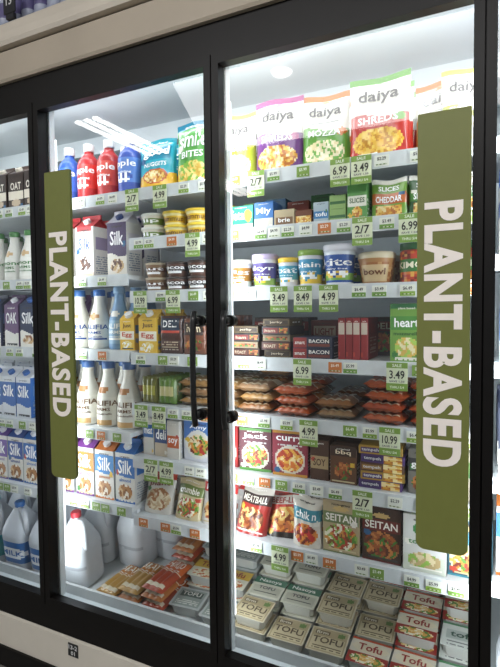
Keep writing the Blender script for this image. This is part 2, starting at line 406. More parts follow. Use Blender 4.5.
# ================================================================= PRODUCTS
G1=['#d9a33a','#e6c36a','#c9842c','#f0dba0','#b4682a']
G2=['#7a3b1e','#9b5426','#5a2a16','#c07a3c','#3f7a2c']
G3=['#b7352a','#d98a35','#5c8f34','#e8d9b0','#7a2c1c','#c9a24a']
SAL=['#5a8a30','#87b04a','#b3402a','#e8e2c8','#7a4a24','#d08a3a']
def shred(band,acc,txt,food=G1,seed=0,w=.165,h=.24,bg='#e6e2d8'):
    D=dict(bg=bg,busy=0,el=[('r',0,.93,1,1,acc),('w',.52,.03,5,1,band),('f',.5,.2,.42,.17,food,22),('r',0,0,1,.03,band),('e',.5,.90,.1,.02,acc),('e',.86,.46,.1,.05,acc),('l',.2,.575,.8,.62,2,'#999'),('l',.1,.035,.5,.09,2,'#fff')],
      txt=[('daiya',.16,.655,.84,.84,'#3c3a3a'),('deliciously dairy-free',.2,.86,.8,.885,'#777'),(txt,.16,.42,.84,.51,'#fff')])
    return mk_pouch(w,h,.06,D,seed)
p1=shred('#a7b232','#b9bf40','CHEDDAR',['#f0e3b0','#e6d08a','#fff'],1,.14,.225)
p2=shred('#6d3a7c','#a23c7a','SHREDS',G1,2,.175,.25)
p3=shred('#5f9835','#d1762c','MOZZA',['#f3e8c8','#e9d9a8','#6fa845'],3,.158,.235)
p4=shred('#b82c22','#5f9a3c','SHREDS',['#e6b23a','#f0c95a','#c98a20'],4,.185,.25)
p5=shred('#d98a2c','#d9702c','CHEDDAR',['#e6a23a','#f0b95a','#d98a20'],5,.15,.235)
z=RT[0]
row('shredded_cheese_pouch',p1,-.80,z,.15,3,.08,rz=3);row('shredded_cheese_pouch',p2,-.648,z,.15,3,.085,rz=-2);row('shredded_cheese_pouch',p3,-.487,z,.16,3,.085,rz=4)
row('shredded_cheese_pouch',p4,-.318,z,.14,3,.085,rz=-3);row('shredded_cheese_pouch',p5,-.155,z,.22,3,.085,rz=-8);row('shredded_cheese_pouch',p1,-.075,z,.14,1,.08)
D=dict(bg='#1f9fb4',el=[('w',.3,.04,6,2,'#e8b52e'),('e',.5,.3,.33,.14,'#c8532c'),('f',.5,.3,.3,.12,G1,18),('r',.1,.62,.9,.86,'#1582a0')],txt=[('good',.15,.64,.85,.85,'#fff'),('NUGGETS',.2,.48,.8,.56,'#fff')])
row('frozen_snack_bag',mk_pouch(.165,.2,.06,D,5),-1.150,z,.17,2,.08,rz=4)
D=dict(bg='#4f9a3f',el=[('w',.32,.03,6,0,'#e6c63a'),('f',.5,.22,.4,.17,['#d9b04a','#7fae3a','#e8d27a'],18),('r',0,.9,1,1,'#2c7f9c')],txt=[('smile',.12,.6,.88,.85,'#fff'),('BITES',.2,.44,.8,.54,'#fff')])
row('frozen_snack_bag',mk_pouch(.16,.235,.06,D,6),-.98,z,.16,2,.08,rz=-2)
def juice(body,lab,txt,cap='#e8e8e8',h=.235,r=.047):
    D=dict(bg=body,el=[('r',0,.22,1,.62,lab),('r',0,.86,1,1,cap),('f',.5,.3,.3,.08,['#fff',lab,body],10)],txt=[(txt,.12,.44,.88,.58,'#fff'),('sparkling',.25,.36,.75,.40,'#fff')])
    return mk_lathe([(0,r*.9),(.006,r),(h*.62,r),(h*.72,r*.85),(h*.82,r*.42),(h*.87,r*.38),(h*.872,r*.46),(h,r*.46)],D)
row('juice_bottle',juice('#2f55a8','#3a66c4','juice'),-1.605,z,.15,3,.1)
row('juice_bottle',juice('#b3262a','#d13a34','apple'),-1.500,z,.15,3,.1)
row('juice_bottle',juice('#b02a2c','#d8483c','apple'),-1.395,z,.15,3,.1)
row('juice_bottle',juice('#3b54a8','#5a84cf','apple'),-1.292,z,.15,3,.1)
def carton(bg,el,txt,w=.095,h=.24,d=.095,**k): return mk_carton(w,h,d,dict(bg=bg,el=el,txt=txt),**k)
cb=carton('#3a2a24',[('r',0,.3,1,.5,'#e6dccb'),('e',.5,.2,.3,.1,'#c9b49a')],[('OAT',.15,.55,.85,.75,'#f0e8da')],side='#32241e',top='#4a372f',cap='#d8cfc0',h=.2,w=.088)
cb2=carton('#ece7de',[('r',0,0,1,.35,'#2c2a2c'),('e',.5,.5,.25,.1,'#b8322c')],[('OAT',.15,.65,.85,.85,'#2c2a2c')],side='#e5e0d6',h=.2,w=.088)
for i,x in enumerate((-2.38,-2.28,-2.18,-2.08,-1.98,-1.88,-1.78)): row('oat_milk_carton',(cb,cb2)[i%2] if i!=5 else cb,x,z,.15,3,.1)
# ---- L2
z=LT[1]
c1=mk_carton(.095,.255,.095,dict(bg='#e6e1da',ink='#9a8aa8',el=[('r',0,0,1,.1,'#c8b6a2'),('f',.5,.28,.36,.14,['#6a4a3c','#4a2a24','#e8d8c4','#f4f0ea'],10),('e',.5,.66,.4,.16,'#fff'),('r',.1,.9,.9,1,'#b5353a')],txt=[('Silk',.18,.55,.82,.78,'#2d4a8c')]),top='#b5353a',cap='#fff')
c2=mk_carton(.095,.262,.095,dict(bg='#4a3a5c',ink='#d8d2de',el=[('w',.4,.04,5,1,'#e0dad0'),('f',.5,.2,.36,.13,['#6a4a3c','#c9a87a','#e8d8c4'],10)],txt=[('Silk',.15,.58,.85,.84,'#f4f0f4')]),side='#dedad8',top='#d0ccd4',cap='#3a4a7c')
row('plant_milk_carton',c1,-1.485,z,.15,3,.11,rz=0);row('plant_milk_carton',c2,-1.325,z,.15,3,.11,rz=0)
row('plant_milk_carton',c1,-1.60,z,.15,2,.11,rz=0)
def mbottle(bg,lab,txt,cap,h=.25,r=.043,tc='#2a4a8a',el=()):
    D=dict(bg=bg,el=[('r',0,.10,1,.46,lab),*el,('r',.1,.155,.9,.17,tc),('r',0,.895,1,1,cap)],txt=[(txt,.02,.33,.98,.41,tc),('FARMS',.25,.25,.75,.30,tc),('almondmilk',.2,.19,.8,.22,tc)])
    return mk_lathe([(0,r*.88),(.008,r),(h*.30,r*.97),(h*.46,r*.93),(h*.58,r*.76),(h*.70,r*.55),(h*.80,r*.44),(h*.885,r*.43),(h*.89,r*.52),(h*.985,r*.52),(h,r*.45)],D)
ab=mbottle('#dfded6','#e6e5de','almond','#3f7a3c',.225,.046,'#3f7a3c',[('e',.5,.55,.2,.05,'#c9a878')])
for x in (-2.36,-2.26,-2.155,-2.05,-1.95,-1.845,-1.74): row('almond_milk_bottle',ab,x,z,.15,3,.1)
# ---- L3
z=LT[2]
cw=mbottle('#dcd8cc','#e2dfd4','CALIFIA','#2f5f9a',.24,.047,'#2a4a8a',[('e',.5,.55,.22,.05,'#b98a5a')])
cbl=mbottle('#6f94b8','#8fb0ca','CALIFIA','#7fa0c0',.25,.044,'#f4f4f0',[('e',.5,.56,.2,.05,'#e8e4dc')])
row('plant_creamer_bottle',cw,-1.458,z,.15,3,.1);row('plant_creamer_bottle',cbl,-1.352,z,.15,3,.1);row('plant_creamer_bottle',cw,-1.565,z,.15,3,.1)
yb=dict(bg='#e4b93a',el=[('r',0,.35,1,.62,'#f3efe0'),('f',.5,.17,.35,.13,['#f0e0a0','#e8c85a','#fff'],9)],txt=[('Egg',.15,.40,.85,.58,'#c8502c'),('Just',.2,.7,.8,.86,'#5a3a1c')])
yc=mk_carton(.065,.15,.065,yb,top='#e4b93a',cap='#f4f4f0')
row('liquid_egg_carton',yc,-1.268,z,.14,4,.07,jx=.001)
sk=mk_carton(.09,.23,.09,dict(bg='#2b3550',el=[('w',.35,.04,5,1,'#e9e6de'),('f',.5,.16,.34,.12,['#8a5a3a','#c9a87a','#e8d8c4'],10)],txt=[('Silk',.12,.55,.88,.82,'#f4f4f4')]),top='#2b3550',cap='#3a66b0')
sk2=mk_carton(.09,.23,.09,dict(bg='#5b3a66',el=[('w',.35,.04,5,1,'#e9e6de')],txt=[('OAK',.12,.55,.88,.82,'#f4f4f4')]),top='#5b3a66',cap='#fff')
for i,x in enumerate((-2.37,-2.26,-2.15,-2.04,-1.93,-1.825,-1.72)): row('plant_milk_carton',(sk2,sk)[i%2],x,z,.15,3,.1)
# ---- L4
z=LT[3]
cw2=mbottle('#dedbd0','#e6e3d8','CALIFIA','#3a5f94',.262,.050,'#6a4a2c',[('e',.5,.57,.24,.05,'#b07a4a'),('r',.2,.04,.8,.10,'#c9a06a')])
for x in(-1.52,-1.412,-1.304): row('plant_milk_bottle',cw2,x,z,.14,3,.104)
row('plant_milk_bottle',cw2,-1.755,z,.14,3,.104);row('plant_milk_bottle',cw2,-1.64,z,.14,3,.104)
bl=mk_carton(.09,.22,.09,dict(bg='#2f62a8',el=[('w',.3,.04,5,1,'#d9dce0'),('r',0,.86,1,1,'#d9dce0')],txt=[('Silk',.12,.5,.88,.8,'#fff')]),top='#d9dce0',cap='#2f62a8')
for x in(-2.37,-2.26,-2.15,-2.04,-1.955,-1.86): row('plant_milk_carton',bl,x,z,.15,3,.1,rz=0,jx=.0005)
# ---- L5
z=LT[4]
def silk(b,a,t='Silk'): return mk_carton(.095,.245,.095,dict(bg='#dad7cf',ink=a,el=[('r',0,.52,1,.9,b),('r',.0,.9,1,1,'#dedcd6'),('w',.52,.03,5,1,'#dad7cf'),('f',.5,.22,.36,.16,['#b07a44','#8f5a2c','#d9b484','#f0e6d4'],9),('r',0,0,1,.05,a)],txt=[(t,.14,.58,.86,.86,'#fff'),('almond',.2,.42,.8,.49,a)]),side='#cfcfcd',top=a,cap='#fff')
s1=silk('#d07a2e','#7a3b8c');s2=silk('#2f6db4','#2f6db4');s3=silk('#3f86c4','#d0762e');s4=silk('#27509a','#27509a');s5=silk('#6a4a9a','#6a4a9a')
for me,x in((s1,-1.500),(s3,-1.396),(s2,-1.291),(s1,-1.61),(s4,-1.71),(s2,-1.81),(s4,-1.91),(s5,-2.01),(s2,-2.11),(s4,-2.21),(s5,-2.31)): row('almond_milk_carton',me,x,z,.14,3,.1,jx=.001,rz=0)
# ---- bottom left : milk jugs
def mk_jug(D,cap,h=.285,r=.074):
    m=MB();prof=[(0,r*.92),(.008,r),(h*.52,r),(h*.60,r*.93),(h*.72,r*.72),(h*.83,r*.44),(h*.90,r*.26),(h*.915,r*.26)]
    P=m.lathe(prof,lambda u,v:paint(D,u,v),32,4,1,0,r);m.text(P,D.get('txt',()),off=.0015)
    m.lathe([(0,.021),(.004,.022),(.02,.022),(.024,.018)],cap,20,2,1,0,r,z0=h*.905)
    m.tube([(.020,r-.01,h*.87),(.042,r-.02,h*.87),(.060,r-.03,h*.82),(.068,r-.035,h*.74),(.069,r-.037,h*.64),(.066,r-.035,h*.56),(.05,r-.02,h*.50)],.0125,D['bg'],n=12)
    return m.mesh('jug',[M_PLAST])
jw=mk_jug(dict(bg='#c8ccd0',el=[('l',.2,.3,.8,.36,2,'#a8acb2')],txt=[]),'#b0303a',.315)
jb=mk_jug(dict(bg='#ccd1d8',el=[('r',.05,.12,.95,.5,'#2f68a8'),('e',.5,.3,.3,.1,'#f0f0f0')],txt=[('MILK',.25,.26,.75,.35,'#2f68a8')]),'#2f68a8',.30)
jg=mk_jug(dict(bg='#c8ccd0',el=[('r',.05,.12,.95,.5,'#2f9a9a')],txt=[('2%',.3,.2,.7,.42,'#fff')]),'#2f9a9a',.30)
def jug(me,x,y,rz=0): link('milk_jug',me,(x,y,dk(y)+.002),(TILT,0,math.radians(rz)))
jug(jw,-1.575,.125,3);jug(jw,-1.44,.33,-4);jug(jw,-1.61,.30,2);jug(jw,-1.305,.43,0);jug(jw,-1.46,.495,0)
for i,x in enumerate((-1.755,-1.925,-2.09,-2.26)):
    jug((jb,jb,jg,jb)[i],x,.13,2);jug(jb,x-.02,.30,0)
# ---- R2
z=RT[1]
def tub(lid,body,lab,txt,r=.047,h=.05,tc='#fff'):
    D=dict(bg=body,el=[('r',0,.15,1,.7,lab),('r',0,.8,1,1,lid)],txt=[(txt,.15,.25,.85,.6,tc)])
    return mk_lathe([(0,r*.78),(h*.78,r*.95),(h*.79,r*1.02),(h*.985,r*1.02),(h,r*.97)],D)
ty=tub('#e8c93a','#f2e6a8','#e4bb2e','hummus',tc='#6a3a1c');tw=tub('#dedfd6','#e9e4d4','#6f8a3c','dip')
for x in(-1.07,-.97):
    for k in(0,1):
        for y in(.15,.25): link('spread_tub',ty,(x+.004*k,y,z+k*.051),(0,0,.2*k))
for k in(0,1): link('spread_tub',tw,(-1.175,.15,z+k*.051))
link('spread_tub',tw,(-.872,.15,z));link('spread_tub',ty,(-.872,.15,z+.051))
def bx(w,h,d,bg,el,txt,side=None,top=None,ink='#ddd',mat=M_PAPER): return mk_box(w,h,d,dict(bg=bg,el=el,txt=txt,ink=ink),side,top,mat)
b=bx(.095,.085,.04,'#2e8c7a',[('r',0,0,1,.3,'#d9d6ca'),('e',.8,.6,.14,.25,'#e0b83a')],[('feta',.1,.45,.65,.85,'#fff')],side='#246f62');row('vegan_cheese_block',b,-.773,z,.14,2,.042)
b=bx(.07,.09,.04,'#3a6fb0',[('r',0,0,1,.4,'#d0ccc0')],[('Miy',.1,.5,.9,.8,'#fff')]);row('vegan_cheese_block',b,-.688,z,.14,2,.042)
b=bx(.07,.058,.04,'#b8a888',[('r',.1,.2,.9,.6,'#7a5a3a')],[('brie',.2,.3,.8,.55,'#fff')]);row('vegan_cheese_block',b,-.615,z,.14,2,.042)
b=bx(.055,.05,.04,'#6a3a24',[('fr',0,.1,1,.6,G1,12)],[]);row('vegan_cheese_block',b,-.549,z,.14,2,.042)
b=bx(.05,.07,.04,'#a8b8c4',[('r',0,.3,1,.6,'#3a7ab0')],[('tofu',.1,.36,.9,.56,'#fff')]);row('vegan_cheese_block',b,-.492,z,.14,2,.042)
for x,c1_,c2_,hh in((-.775,'#7a9a4a','#e8e0c8',.115),(-.692,'#2f5a7a','#d9b23a',.12),(-.608,'#8a3a2a','#e8d8b8',.105),(-.522,'#3a6a3c','#d8cfb4',.118),(-.438,'#6a4a2c','#c8b890',.11)):
    row('vegan_cheese_block',bx(.078,hh,.04,c1_,[('r',0,.35,1,.62,c2_)],[('vegan',.15,.4,.85,.58,c1_)]),x,z,.25,3,.043,jx=.001,rz=0)
b2=bx(.052,.042,.05,'#8fae6a',[('r',0,.3,1,.6,'#3a6a3c')],[])
for k in(0,1): link('vegan_cheese_block',b2,(-.437,.14,z+.001+.0425*k))
b=bx(.06,.125,.03,'#57914a',[('r',0,.35,1,.6,'#e6e4d8'),('f',.5,.2,.3,.12,G1,10)],[('SLICES',.1,.42,.9,.54,'#2c5a2c')]);
row('cheese_slice_pack',b,-.374,z,.13,5,.033,jx=.001,rz=0)
def slices(bg,band,t): return mk_pouch(.105,.115,.02,dict(bg=bg,el=[('r',0,.35,1,.62,band),('fr',.12,.05,.88,.32,G1,8),('r',0,.9,1,1,'#e4e2d8')],txt=[(t,.12,.4,.88,.56,'#fff'),('SLICES',.2,.7,.8,.82,'#fff')]),8)
for me,x in((slices('#6f9a3c','#b8602a','CHEDDAR'),-.283),(slices('#2f5a34','#4f8a3c','SMOKED'),-.175),(slices('#c6bca8','#3a6a3c','PROVOL'),-.07)): row('cheese_slice_pack',me,x,z,.14,6,.026)
# ---- R3
z=RT[2]
def cup(lid,body,lab,txt,r=.043,h=.115,band=None,tc='#fff'):
    D=dict(bg=body,el=[('r',0,.08,1,.72,lab),('r',0,.12,1,.3,band or body),('f',.5,.28,.3,.1,['#fff',lab,'#e8c23a'],9),('r',0,.84,1,1,lid)],txt=[(txt,.12,.48,.88,.66,tc),('dairy free',.25,.38,.75,.43,tc)])
    return mk_lathe([(0,r*.8),(.004,r*.84),(h*.8,r),(h*.84,r),(h*.845,r*1.05),(h*.98,r*1.05),(h,r*.98)],D)
cd=cup('#3a2a22','#5a3a2c','#2c2422','cocoa',.044,.055);ct=cup('#b8a890','#8a6a4a','#6a4228','nut',.044,.055)
for x,mm in((-1.155,ct),(-1.06,cd),(-.965,cd),(-.87,ct)):
    for k in(0,1):
        for y in(.15,.25): link('dessert_cup',mm,(x-.006,y,z+k*.0555))
c=cup('#c8b8d8','#d8d8de','#5a4a8c','skyr',band='#8fae4a');row('yogurt_tub',c,-.705,z,.14,4,.094,rz=0)
c=cup('#e8c23a','#d8d8de','#4aa0b8','oat',.036,.10);row('yogurt_tub',c,-.62,z,.15,4,.08,rz=0)
c=cup('#7a9a3a','#d9d8de','#3a8ab0','plain',.041,.12,band='#e8c23a');row('yogurt_tub',c,-.54,z,.14,4,.09,rz=0)
c=cup('#d6d6de','#d9dee6','#27509a','kite',.050,.13,band='#7fae45');row('yogurt_tub',c,-.443,z,.13,4,.108,rz=0)
c=cup('#d8d4c8','#d8d8de','#a8742a','fig',.038,.1);row('yogurt_tub',c,-.791,z,.14,4,.09,rz=0)
D=dict(bg='#a8794a',el=[('fr',0,.1,1,.7,['#a8794a','#b98a5a','#9a6030','#c9a06a'],10),('r',.2,.1,.8,.62,'#c8ae84'),('r',0,.8,1,1,'#c9bda0')],txt=[('bowl',.28,.3,.72,.5,'#6a3a1c')])
row('grain_bowl',mk_lathe([(0,.038),(.01,.044),(.075,.056),(.08,.058),(.095,.058),(.1,.052)],D),-.326,z,.13,3,.125)
D=dict(bg='#a83a2a',el=[('fr',0,0,1,.78,['#b8402a','#d0702c','#7a2c1c','#d9a04a'],14),('r',.05,.28,.95,.62,'#3f7a3c'),('r',0,.82,1,1,'#2f5a34')],txt=[('KIMCHI',.12,.38,.88,.54,'#f0e8d0')])
kj=mk_lathe([(0,.044),(.005,.047),(.095,.047),(.1,.042),(.102,.047),(.12,.047)],D)
row('kimchi_jar',kj,-.21,z,.14,3,.1);row('kimchi_jar',kj,-.105,z,.14,3,.1)
# ---- R4
z=RT[3]
row('liquid_egg_carton',mk_carton(.082,.165,.07,yb,top='#e4b93a',cap='#f4f4f0'),-1.170,z,.14,3,.075,jx=.001,rz=0)
dp=mk_links(.098,.14,.03,dict(bg='#4a2a20',el=[('r',.1,.62,.9,.95,'#26364a'),('r',.1,.55,.9,.62,'#c8452c'),('l',.15,.1,.85,.35,4,'#b8a890')],txt=[('DELI',.2,.70,.8,.88,'#fff')]),3,'u','#4a2a20')
dp2=mk_links(.098,.13,.03,dict(bg='#7a4a34',el=[('r',.1,.55,.9,.9,'#3a2a24'),('f',.5,.25,.35,.18,G2,9)],txt=[('ham',.2,.62,.8,.84,'#e8d8b8')]),3,'u','#5a3424')
for x,me in((-1.07,dp),(-.968,dp2),(-.868,dp)): row('plant_deli_slices',me,x,z,.14,6,.033,jx=.001,rz=0)
dk1=bx(.105,.028,.13,'#3c211e',[('r',.05,.2,.55,.8,'#6a3a2c'),('fr',.6,.1,.95,.9,G2,10)],[('ROAST',.08,.3,.5,.7,'#c8b8a0')],top='#4a2c26');dk2=bx(.1,.028,.13,'#2b2a2c',[('r',.05,.2,.6,.8,'#7a2c2a'),('fr',.65,.1,.95,.9,G2,10)],[('ham',.1,.3,.5,.7,'#c8b8a0')],top='#30282a')
dk3=bx(.095,.024,.13,'#5a4a30',[('r',.05,.2,.95,.8,'#3a2c20')],[('jerky',.25,.3,.75,.7,'#c8b8a0')],top='#4a3c2c')
dk4=bx(.1,.022,.13,'#8a7a60',[('fr',.1,.2,.9,.8,G2,9)],[],top='#6a5a44')
for q,x in enumerate((-.760,-.648)):
    zz=z
    for k in range(5+q%2-1):
        me,hh=((dk1,.028),(dk3,.024),(dk2,.028),(dk4,.022))[(k*3+q)%4]
        link('plant_roast_box',me,(x+random.uniform(-.004,.004),.145+random.uniform(-.008,.012),zz+.0006),(0,0,random.uniform(-.04,.04)));zz+=hh+.0006
bc=bx(.13,.034,.12,'#1f2438',[('r',0,0,.35,1,'#8a2a26'),('r',.38,.12,.97,.42,'#6a3024')],[('BACON',.42,.5,.95,.85,'#e8e4dc'),('smart',.04,.35,.31,.65,'#e8e4dc')],top='#2a3048',side='#1f2438')
for k in range(2): link('plant_bacon_box',bc,(-.520,.135,z+.001+k*.0346),(0,0,-.03*k))
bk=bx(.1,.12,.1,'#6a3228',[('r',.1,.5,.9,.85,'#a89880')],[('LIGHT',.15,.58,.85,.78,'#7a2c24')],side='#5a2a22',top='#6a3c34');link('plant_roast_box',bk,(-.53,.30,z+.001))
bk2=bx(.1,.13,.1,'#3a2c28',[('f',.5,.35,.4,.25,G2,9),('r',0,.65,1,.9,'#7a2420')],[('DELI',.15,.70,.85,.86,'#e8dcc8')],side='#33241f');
for x in(-.76,-.645,-.335): link('plant_roast_box',bk2,(x,.32,z+.001))
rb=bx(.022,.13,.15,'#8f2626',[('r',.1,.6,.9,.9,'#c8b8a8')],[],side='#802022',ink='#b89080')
for i in range(4): link('meal_sleeve',rb,(-.428+i*.0235,.15+.004*(i%2),z+.001))
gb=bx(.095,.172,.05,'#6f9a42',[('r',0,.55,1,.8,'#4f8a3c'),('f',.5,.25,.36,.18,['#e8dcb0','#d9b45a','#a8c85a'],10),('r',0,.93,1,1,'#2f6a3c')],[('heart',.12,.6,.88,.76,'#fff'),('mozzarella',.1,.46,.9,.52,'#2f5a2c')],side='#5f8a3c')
row('vegan_cheese_box',gb,-.230,z,.14,5,.053,jx=.001,rz=0);row('vegan_cheese_box',gb,-.125,z,.14,5,.053,jx=.001,rz=0)
# ---- R5 : sausages
z=RT[4]
def saus(meat,lab,t,w=.125,h=.15,n=4,tc='#f6f0e4'):
    return mk_links(w,h,.034,dict(bg=meat,backc=meat,el=[('r',0,.6,1,1,lab),('r',0,.56,1,.6,'#d8ccb4'),('r',.1,.08,.9,.16,'#d8ccb4'),('l',.15,.62,.85,.67,1,'#ddd')],txt=[(t,.12,.70,.88,.92,tc)]),n,'v',meat)
sb=saus('#9a7444','#a89468','MILD');st=saus('#8a5a30','#5a3c28','TOFU');so=saus('#a04a22','#b8742f','LINKS');sr=saus('#98401f','#c8bca4','CHORIZO',tc='#8a2c1c');sw=saus('#8a6a4a','#cfc6b4','BRAT',tc='#3a5a2c')
row('plant_sausage_pack',mk_links(.078,.10,.03,dict(bg='#6a6a2c',el=[('r',.1,.3,.9,.7,'#a8a44a')],txt=[]),3),-1.18,z,.15,6,.034,jx=.001);row('plant_sausage_pack',mk_links(.078,.10,.03,dict(bg='#5a7a2c',el=[('r',.1,.3,.9,.7,'#c0b880')],txt=[]),3),-1.098,z,.15,6,.034,jx=.001)
for x in(-.985,-.86): stack('plant_sausage_pack',(sb,sw),x+.0,z,.034,3,.16,2,.17,rz=0)
stack('plant_sausage_pack',(st,sb,sw),-.73,z,.034,3,.14,1,rz=3);stack('plant_sausage_pack',(st,sb),-.73,z,.034,4,.32,1,rz=0)
stack('plant_sausage_pack',so,-.59,z,.034,3,.13,1,rz=-5);stack('plant_sausage_pack',(so,st),-.59,z,.034,3,.32,1,rz=0)
stack('plant_sausage_pack',(sw,st),-.445,z,.034,2,.14,1,rz=6);stack('plant_sausage_pack',st,-.445,z,.034,2,.32,1,rz=0)
stack('plant_sausage_pack',(so,sr,so),-.298,z,.034,4,.13,1,rz=-3);stack('plant_sausage_pack',so,-.298,z,.034,4,.32,1,rz=0);stack('plant_sausage_pack',(sr,so),-.155,z,.034,4,.14,1,rz=3);stack('plant_sausage_pack',sr,-.155,z,.034,4,.32,1,rz=0)
# ---- R6
z=RT[5]
def meal(bg,acc,food,t,w=.12,h=.148,d=.035): return bx(w,h,d,bg,[('r',0,.93,1,1,acc),('e',.5,.36,.44,.31,'#d8d0c0'),('f',.5,.36,.38,.26,food,11),('r',0,0,1,.06,acc),('l',.15,.66,.85,.71,1,'#ccc')],[(t,.1,.73,.9,.88,'#fff')],side=bg)
row('tempeh_box',bx(.05,.14,.04,'#cfccc4',[('r',0,.5,1,.85,'#2f6aa8')],[('meat',.1,.58,.9,.76,'#fff')]),-1.187,z,.15,4,.045,rz=0)
row('tempeh_box',bx(.06,.13,.04,'#2f4a7c',[('r',0,0,1,.4,'#c8b8a0')],[('deli',.1,.5,.9,.8,'#fff')]),-1.128,z,.155,4,.045,rz=0)
row('tempeh_box',bx(.055,.142,.04,'#d0ccc3',[('r',0,.3,1,.6,'#c05a2a')],[('soy',.1,.36,.9,.55,'#fff')]),-1.066,z,.145,4,.045,rz=0)
mb=bx(.13,.15,.04,'#d0d1da',[('r',0,.55,1,1,'#4a76b8'),('e',.5,.42,.44,.36,'#dcdad4'),('f',.5,.4,.36,.26,G3,10)],[('Amy',.2,.78,.8,.9,'#fff')],side='#5a86c4')
row('bowl_meal_box',mb,-.962,z,.15,4,.045)
row('bowl_meal_box',meal('#a02424','#8a1f22',G3,'spicy',.085),-.842,z,.15,4,.04)
row('bowl_meal_box',meal('#5a2430','#4f8a3c',G3,'Jack',.12),-.728,z,.14,5,.04)
row('bowl_meal_box',meal('#8c3040','#c9903a',['#d9742c','#e8b04a','#b8402a','#f0d8a0'],'curry',.122,.152),-.600,z,.14,5,.04)
row('tempeh_box',bx(.062,.13,.045,'#4a2e1e',[('r',0,.3,1,.6,'#a89068')],[('SOY',.15,.36,.85,.54,'#4a2c14')]),-.500,z,.145,4,.05,rz=0)
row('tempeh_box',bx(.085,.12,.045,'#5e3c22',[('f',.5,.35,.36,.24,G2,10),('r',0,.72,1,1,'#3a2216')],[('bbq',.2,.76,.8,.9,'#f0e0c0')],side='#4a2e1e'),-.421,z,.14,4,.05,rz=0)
tp=[bx(.13,.026,.1,c,[('r',.03,.15,.5,.85,a),('fr',.55,.1,.97,.9,G1,10)],[('tempeh',.06,.25,.47,.75,'#ddd')],top=c,side=c) for c,a in(('#4a2f6a','#3a2a5c'),('#5a3a28','#98702c'),('#a8842f','#4a2f6a'))]
for k in range(5): link('tempeh_box',tp[(k*2)%3],(-.303+random.uniform(-.004,.004),.14,z+.001+k*.0265),(0,0,random.uniform(-.05,.05)))
row('tempeh_box',bx(.075,.135,.045,'#77756f',[('r',0,.5,1,.8,'#3a3a3c'),('f',.5,.25,.35,.2,G2,9)],[('grill',.1,.56,.9,.74,'#fff')]),-.188,z,.14,4,.05)
row('tempeh_box',bx(.09,.14,.045,'#b8ad98',[('r',0,.5,1,.8,'#5f8a3c')],[('soy',.1,.56,.9,.74,'#fff')]),-.095,z,.14,4,.05)
# ---- R7
z=RT[6]
fb=mk_pouch(.13,.15,.05,dict(bg='#c8c4bc',el=[('r',0,.86,1,1,'#b8402c'),('f',.5,.36,.42,.28,['#b89c78','#d8c8a8','#986030','#c8b898'],12)],txt=[('plant',.15,.66,.85,.82,'#7a2c24')]),11)
fc=mk_pouch(.14,.165,.05,dict(bg='#d0cdc8',el=[('r',0,.7,1,.9,'#c8302c'),('f',.5,.33,.4,.26,['#a8502c','#d08a4a','#e8c88c','#8a3a1c'],11)],txt=[('MEATLESS',.1,.74,.9,.86,'#fff')]),12)
fd=mk_pouch(.12,.145,.05,dict(bg='#c4b48c',el=[('r',0,.6,1,.84,'#6a7a3c'),('f',.5,.3,.42,.24,SAL,12)],txt=[('crumble',.12,.64,.88,.8,'#f0ece0')]),15)
for x,me,rz in((-1.155,fb,4),(-1.022,fd,-3),(-.893,fc,3)):
    for i in range(4): link('frozen_protein_bag',me,(x,.15+i*.055,z+.001),(math.radians(-14),0,math.radians(rz)))
rbg=mk_pouch(.13,.165,.05,dict(bg='#a82f28',el=[('r',0,.84,1,1,'#d8d0c4'),('r',0,.6,1,.84,'#3a2420'),('f',.5,.3,.4,.25,['#7a3a1e','#9b5a2c','#d9b878','#5a2a16'],11)],txt=[('MEATBALL',.1,.65,.9,.79,'#f4eee0')]),13)
rbg3=mk_pouch(.13,.16,.05,dict(bg='#c03a2a',el=[('r',0,.0,1,.12,'#2a2220'),('r',0,.68,1,.88,'#d8d0c4'),('f',.5,.38,.42,.26,['#b8602c','#d98a3c','#e8c878','#7a3a1c'],11)],txt=[('BEEF-LESS',.08,.71,.92,.84,'#a0281f')]),17)
rbg2=mk_pouch(.105,.155,.05,dict(bg='#d6d0c4',el=[('r',0,.55,1,.8,'#3a8a9c'),('f',.5,.28,.4,.22,['#c8302c','#e08a3a','#7a2c1c'],9)],txt=[('chik n',.15,.6,.85,.76,'#fff')]),14)
for i in range(4):
    link('frozen_protein_bag',rbg,(-.760,.14+i*.055,z+.001),(math.radians(-22),0,math.radians(-9)))
    link('frozen_protein_bag',rbg3,(-.635,.165+i*.055,z+.001),(math.radians(-26),0,math.radians(10)))
row('frozen_protein_bag',rbg2,-.545,z,.13,4,.055,rz=-4)
def seitan(bg,lab,food,t='SEITAN'): return bx(.118,.168,.04,bg,[('r',0,.58,1,.78,lab),('e',.5,.86,.22,.05,'#c8a86a'),('f',.5,.3,.46,.26,food,12),('r',0,0,1,.04,lab)],[(t,.07,.61,.93,.75,'#f4efe4')],side=bg)
row('seitan_box',seitan('#b09c78','#6c7a4c',SAL),-.428,z,.14,5,.042,jx=.001)
row('seitan_box',seitan('#40291f','#6a241e',G2),-.302,z,.14,5,.042,jx=.001)
wg=bx(.12,.168,.045,'#d2d2ce',[('r',0,.0,1,.3,'#c8ccbe'),('f',.5,.2,.4,.15,['#d9c9a0','#b8a070','#8ab04a'],10),('e',.5,.75,.28,.13,'#3f8a4a')],[('tofurky',.12,.46,.88,.58,'#3f8a4a'),('VEGAN',.3,.70,.7,.8,'#fff')],side='#c4c9ba')
row('seitan_box',wg,-.176,z,.13,5,.047,jx=.001,rz=0);row('seitan_box',seitan('#2f5a6a','#3a8a9c',G3,'tuna'),-.055,z,.15,5,.042,jx=.001,rz=0)
